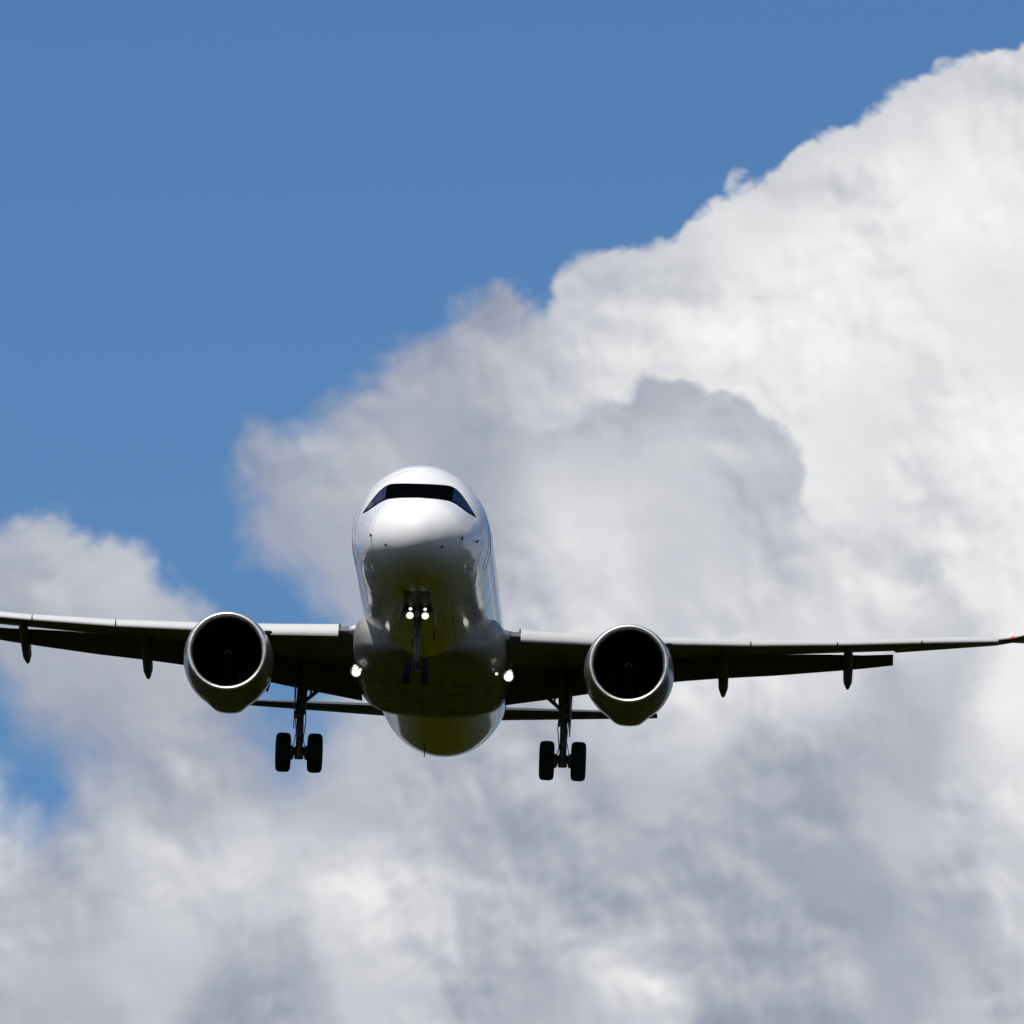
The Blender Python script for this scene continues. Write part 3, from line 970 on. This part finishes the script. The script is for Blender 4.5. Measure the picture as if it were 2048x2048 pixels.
for sgn in (-1, 1):
    cx_, cy_ = sgn * 3.83, 22.0
    leg = MB()
    leg.tube([(cx_ - sgn * .06, cy_ - .1, -1.05), (cx_ - sgn * .04, cy_ - .05, -1.7), (cx_, cy_, -2.45)], [.17, .155, .145], 18)
    leg.tube([(cx_, cy_, -2.45), (cx_, cy_, -2.53)], [.17, .17], 18)
    leg.tube([(cx_, cy_, -2.53), (cx_, cy_, -3.5)], [.105, .105], 16)
    leg.tube([(cx_, cy_, -3.5), (cx_, cy_, -3.85)], [.15, .13], 16)
    gear = leg.build("main_landing_gear", STEEL, plane, True, 40)
    MB().tube([(cx_ - .52, cy_, -3.67), (cx_ - .26, cy_, -3.67), (cx_ - .24, cy_, -3.67), (cx_ + .24, cy_, -3.67), (cx_ + .26, cy_, -3.67), (cx_ + .52, cy_, -3.67)], [.09, .09, .07, .07, .09, .09], 14).build("axle", STEEL, gear)
    # brake packs between strut and wheels
    for s2 in (-1, 1):
        MB().revolve([(s2 * .14, .05), (s2 * .15, .15), (s2 * .19, .21), (s2 * .27, .22)], (cx_, cy_, -3.67), 'X', 20, True, True).build("brake", STEEL, gear)
        wheel(gear, Vector((cx_ + s2 * .46, cy_, -3.67)), .575, .43, s2)
    # side stay going up and inboard
    MB().tube([(cx_ - sgn * .05, cy_ - .05, -2.22), (cx_ - sgn * .46, cy_ - .1, -1.86), (cx_ - sgn * 1.0, cy_ - .1, -1.2)], [.05, .065, .055], 10).build("side_stay", STEEL, gear)
    MB().tube([(cx_ - sgn * .30, cy_ - .1, -2.02), (cx_ - sgn * .24, cy_ - .1, -1.55), (cx_ - sgn * .1, cy_ - .1, -1.3)], .03, 8).build("lock_stay", STEEL, gear)
    # torque links ahead of / behind the leg
    MB().tube([(cx_ + .02, cy_ + .12, -2.5), (cx_ + .03, cy_ + .44, -3.02), (cx_ + .02, cy_ + .1, -3.5)], [.05, .045, .05], 8).build("torque_link", STEEL, gear)
    # hoses and fittings clipped to the leg
    hm = MB()
    random.seed(5)
    hm.tube([(cx_ + sgn * .10, cy_ - .14, -1.7), (cx_ - sgn * .13, cy_ - .16, -2.2), (cx_ - sgn * .17, cy_ - .12, -2.75), (cx_ - sgn * .11, cy_ - .12, -3.3), (cx_ - sgn * .2, cy_, -3.6)], .018, 6)
    hm.tube([(cx_ - sgn * .12, cy_ - .14, -1.8), (cx_ + sgn * .14, cy_ - .13, -2.6), (cx_ + sgn * .10, cy_ - .12, -3.1), (cx_ + sgn * .2, cy_, -3.6)], .016, 6)
    for z in (-2.05, -2.33, -2.62, -2.92, -3.2, -3.36):
        hm.box((cx_ + random.uniform(-.11, .11), cy_ - .12, z), (random.uniform(.08, .17), .10, random.uniform(.06, .13)))
    hm.build("hydraulic_line", STEEL, gear, False)
    # leg door on the outboard side
    rows = []
    for z, w_ in ((-1.15, .42), (-1.9, .40), (-2.45, .26), (-2.95, .10)):
        xx = cx_ + sgn * (.20 - .02 * (-1.15 - z))
        dxx = .10 * (2.95 + z) / 1.8
        rows.append([Vector((xx - sgn * dxx, cy_ - w_, z)), Vector((xx - sgn * (dxx - .03), cy_ - w_, z)), Vector((xx + sgn * .03, cy_ + w_, z)), Vector((xx, cy_ + w_, z))])
    MB().loft(rows).build("gear_door", FLAPM, gear, False)

# ---- nose gear
ny = 5.07
leg = MB()
leg.tube([(0, ny + .1, -1.7), (0, ny, -2.75)], [.11, .10], 14)
leg.tube([(0, ny, -2.75), (0, ny, -2.84)], [.135, .13], 14)
ng = leg.build("nose_landing_gear", STEEL, plane, True, 40)
MB().tube([(0, ny, -2.84), (0, ny, -3.4), (0, ny, -3.78)], [.065, .065, .075], 14).build("shock_strut", BLUEG, ng)
MB().tube([(-.3, ny, -3.82), (.3, ny, -3.82)], .05, 10).build("axle", STEEL, ng)
for s2 in (-1, 1):
    wheel(ng, Vector((s2 * .265, ny, -3.82)), .38, .215, s2)
    # doors standing open beside the leg
    rows = []
    for z, x_ in ((-1.98, .36), (-2.25, .47), (-2.55, .50)):
        rows.append([Vector((s2 * x_, ny - .9, z)), Vector((s2 * (x_ + .02), ny - .9, z)), Vector((s2 * (x_ + .02), ny + .9, z)), Vector((s2 * x_, ny + .9, z))])
    MB().loft(rows).build("gear_door", BELLY, ng, False)
    # taxi and takeoff lamps on the leg, small glowing pair above added for their belly reflection
    for (zx, zz, rr, mt_, nm) in ((.215, -2.30, .102, LAMPW, "taxi_light"), (.205, -2.11, .048, LAMPD, "reflected_light_spot")):
        c_ = (s2 * zx, ny - .25, zz)
        h_ = MB().revolve([(.02, rr), (-rr * .9, rr * 1.01), (-rr * .9, rr * 1.06), (0, rr * 1.08), (.08, rr * .9), (.14, rr * .3)], c_, 'Y', 24, False, True)
        h_.tube([(s2 * zx, ny - .13, zz), (0, ny, zz)], .025, 6)
        h_.build(nm, STEEL, ng)
        MB().revolve([(.005, rr), (-.02, rr * .8), (-.035, rr * .4), (-.04, .005)], c_, 'Y', 24, True, True).build("lamp_lens", mt_, ng)
MB().tube([(0, ny - .1, -2.8), (0, ny - .5, -2.35), (0, ny - .95, -1.95)], .045, 8).build("drag_stay", STEEL, ng)
MB().tube([(-.24, ny - .05, -2.78), (.2, ny - .05, -2.78)], .035, 8).build("steering_actuator", MARK, ng)

# ---- tail
for sgn in (-1, 1):
    rings = []
    for x in (.3, 1.2, 2.5, 4.0, 5.4, 6.05, 6.22):
        u = x / 6.22
        c = 3.9 - 2.35 * u - (.35 if x > 6.1 else 0)
        y0 = 38.6 + .60 * x + (.2 if x > 6.1 else 0)
        z0 = .34 + .100 * x
        rings.append(airfoil(x, sgn, y0, y0 + c, z0, z0 + c * .055, .085, 10))
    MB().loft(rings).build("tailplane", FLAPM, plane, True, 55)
rings = []
for z in (1.2, 2.4, 4, 5.6, 7.0, 7.55):
    u = (z - 1.2) / 6.35
    c = 6.2 - 3.9 * u
    y0 = 35.9 + .86 * (z - 1.2)
    sec = airfoil(0, 1, y0, y0 + c, 0, 0, .09, 10)
    rings.append([Vector((p.z, p.y, z)) for p in sec])
MB().loft(rings).build("tail_fin", WHITE, plane, True, 55)
fbm.free()
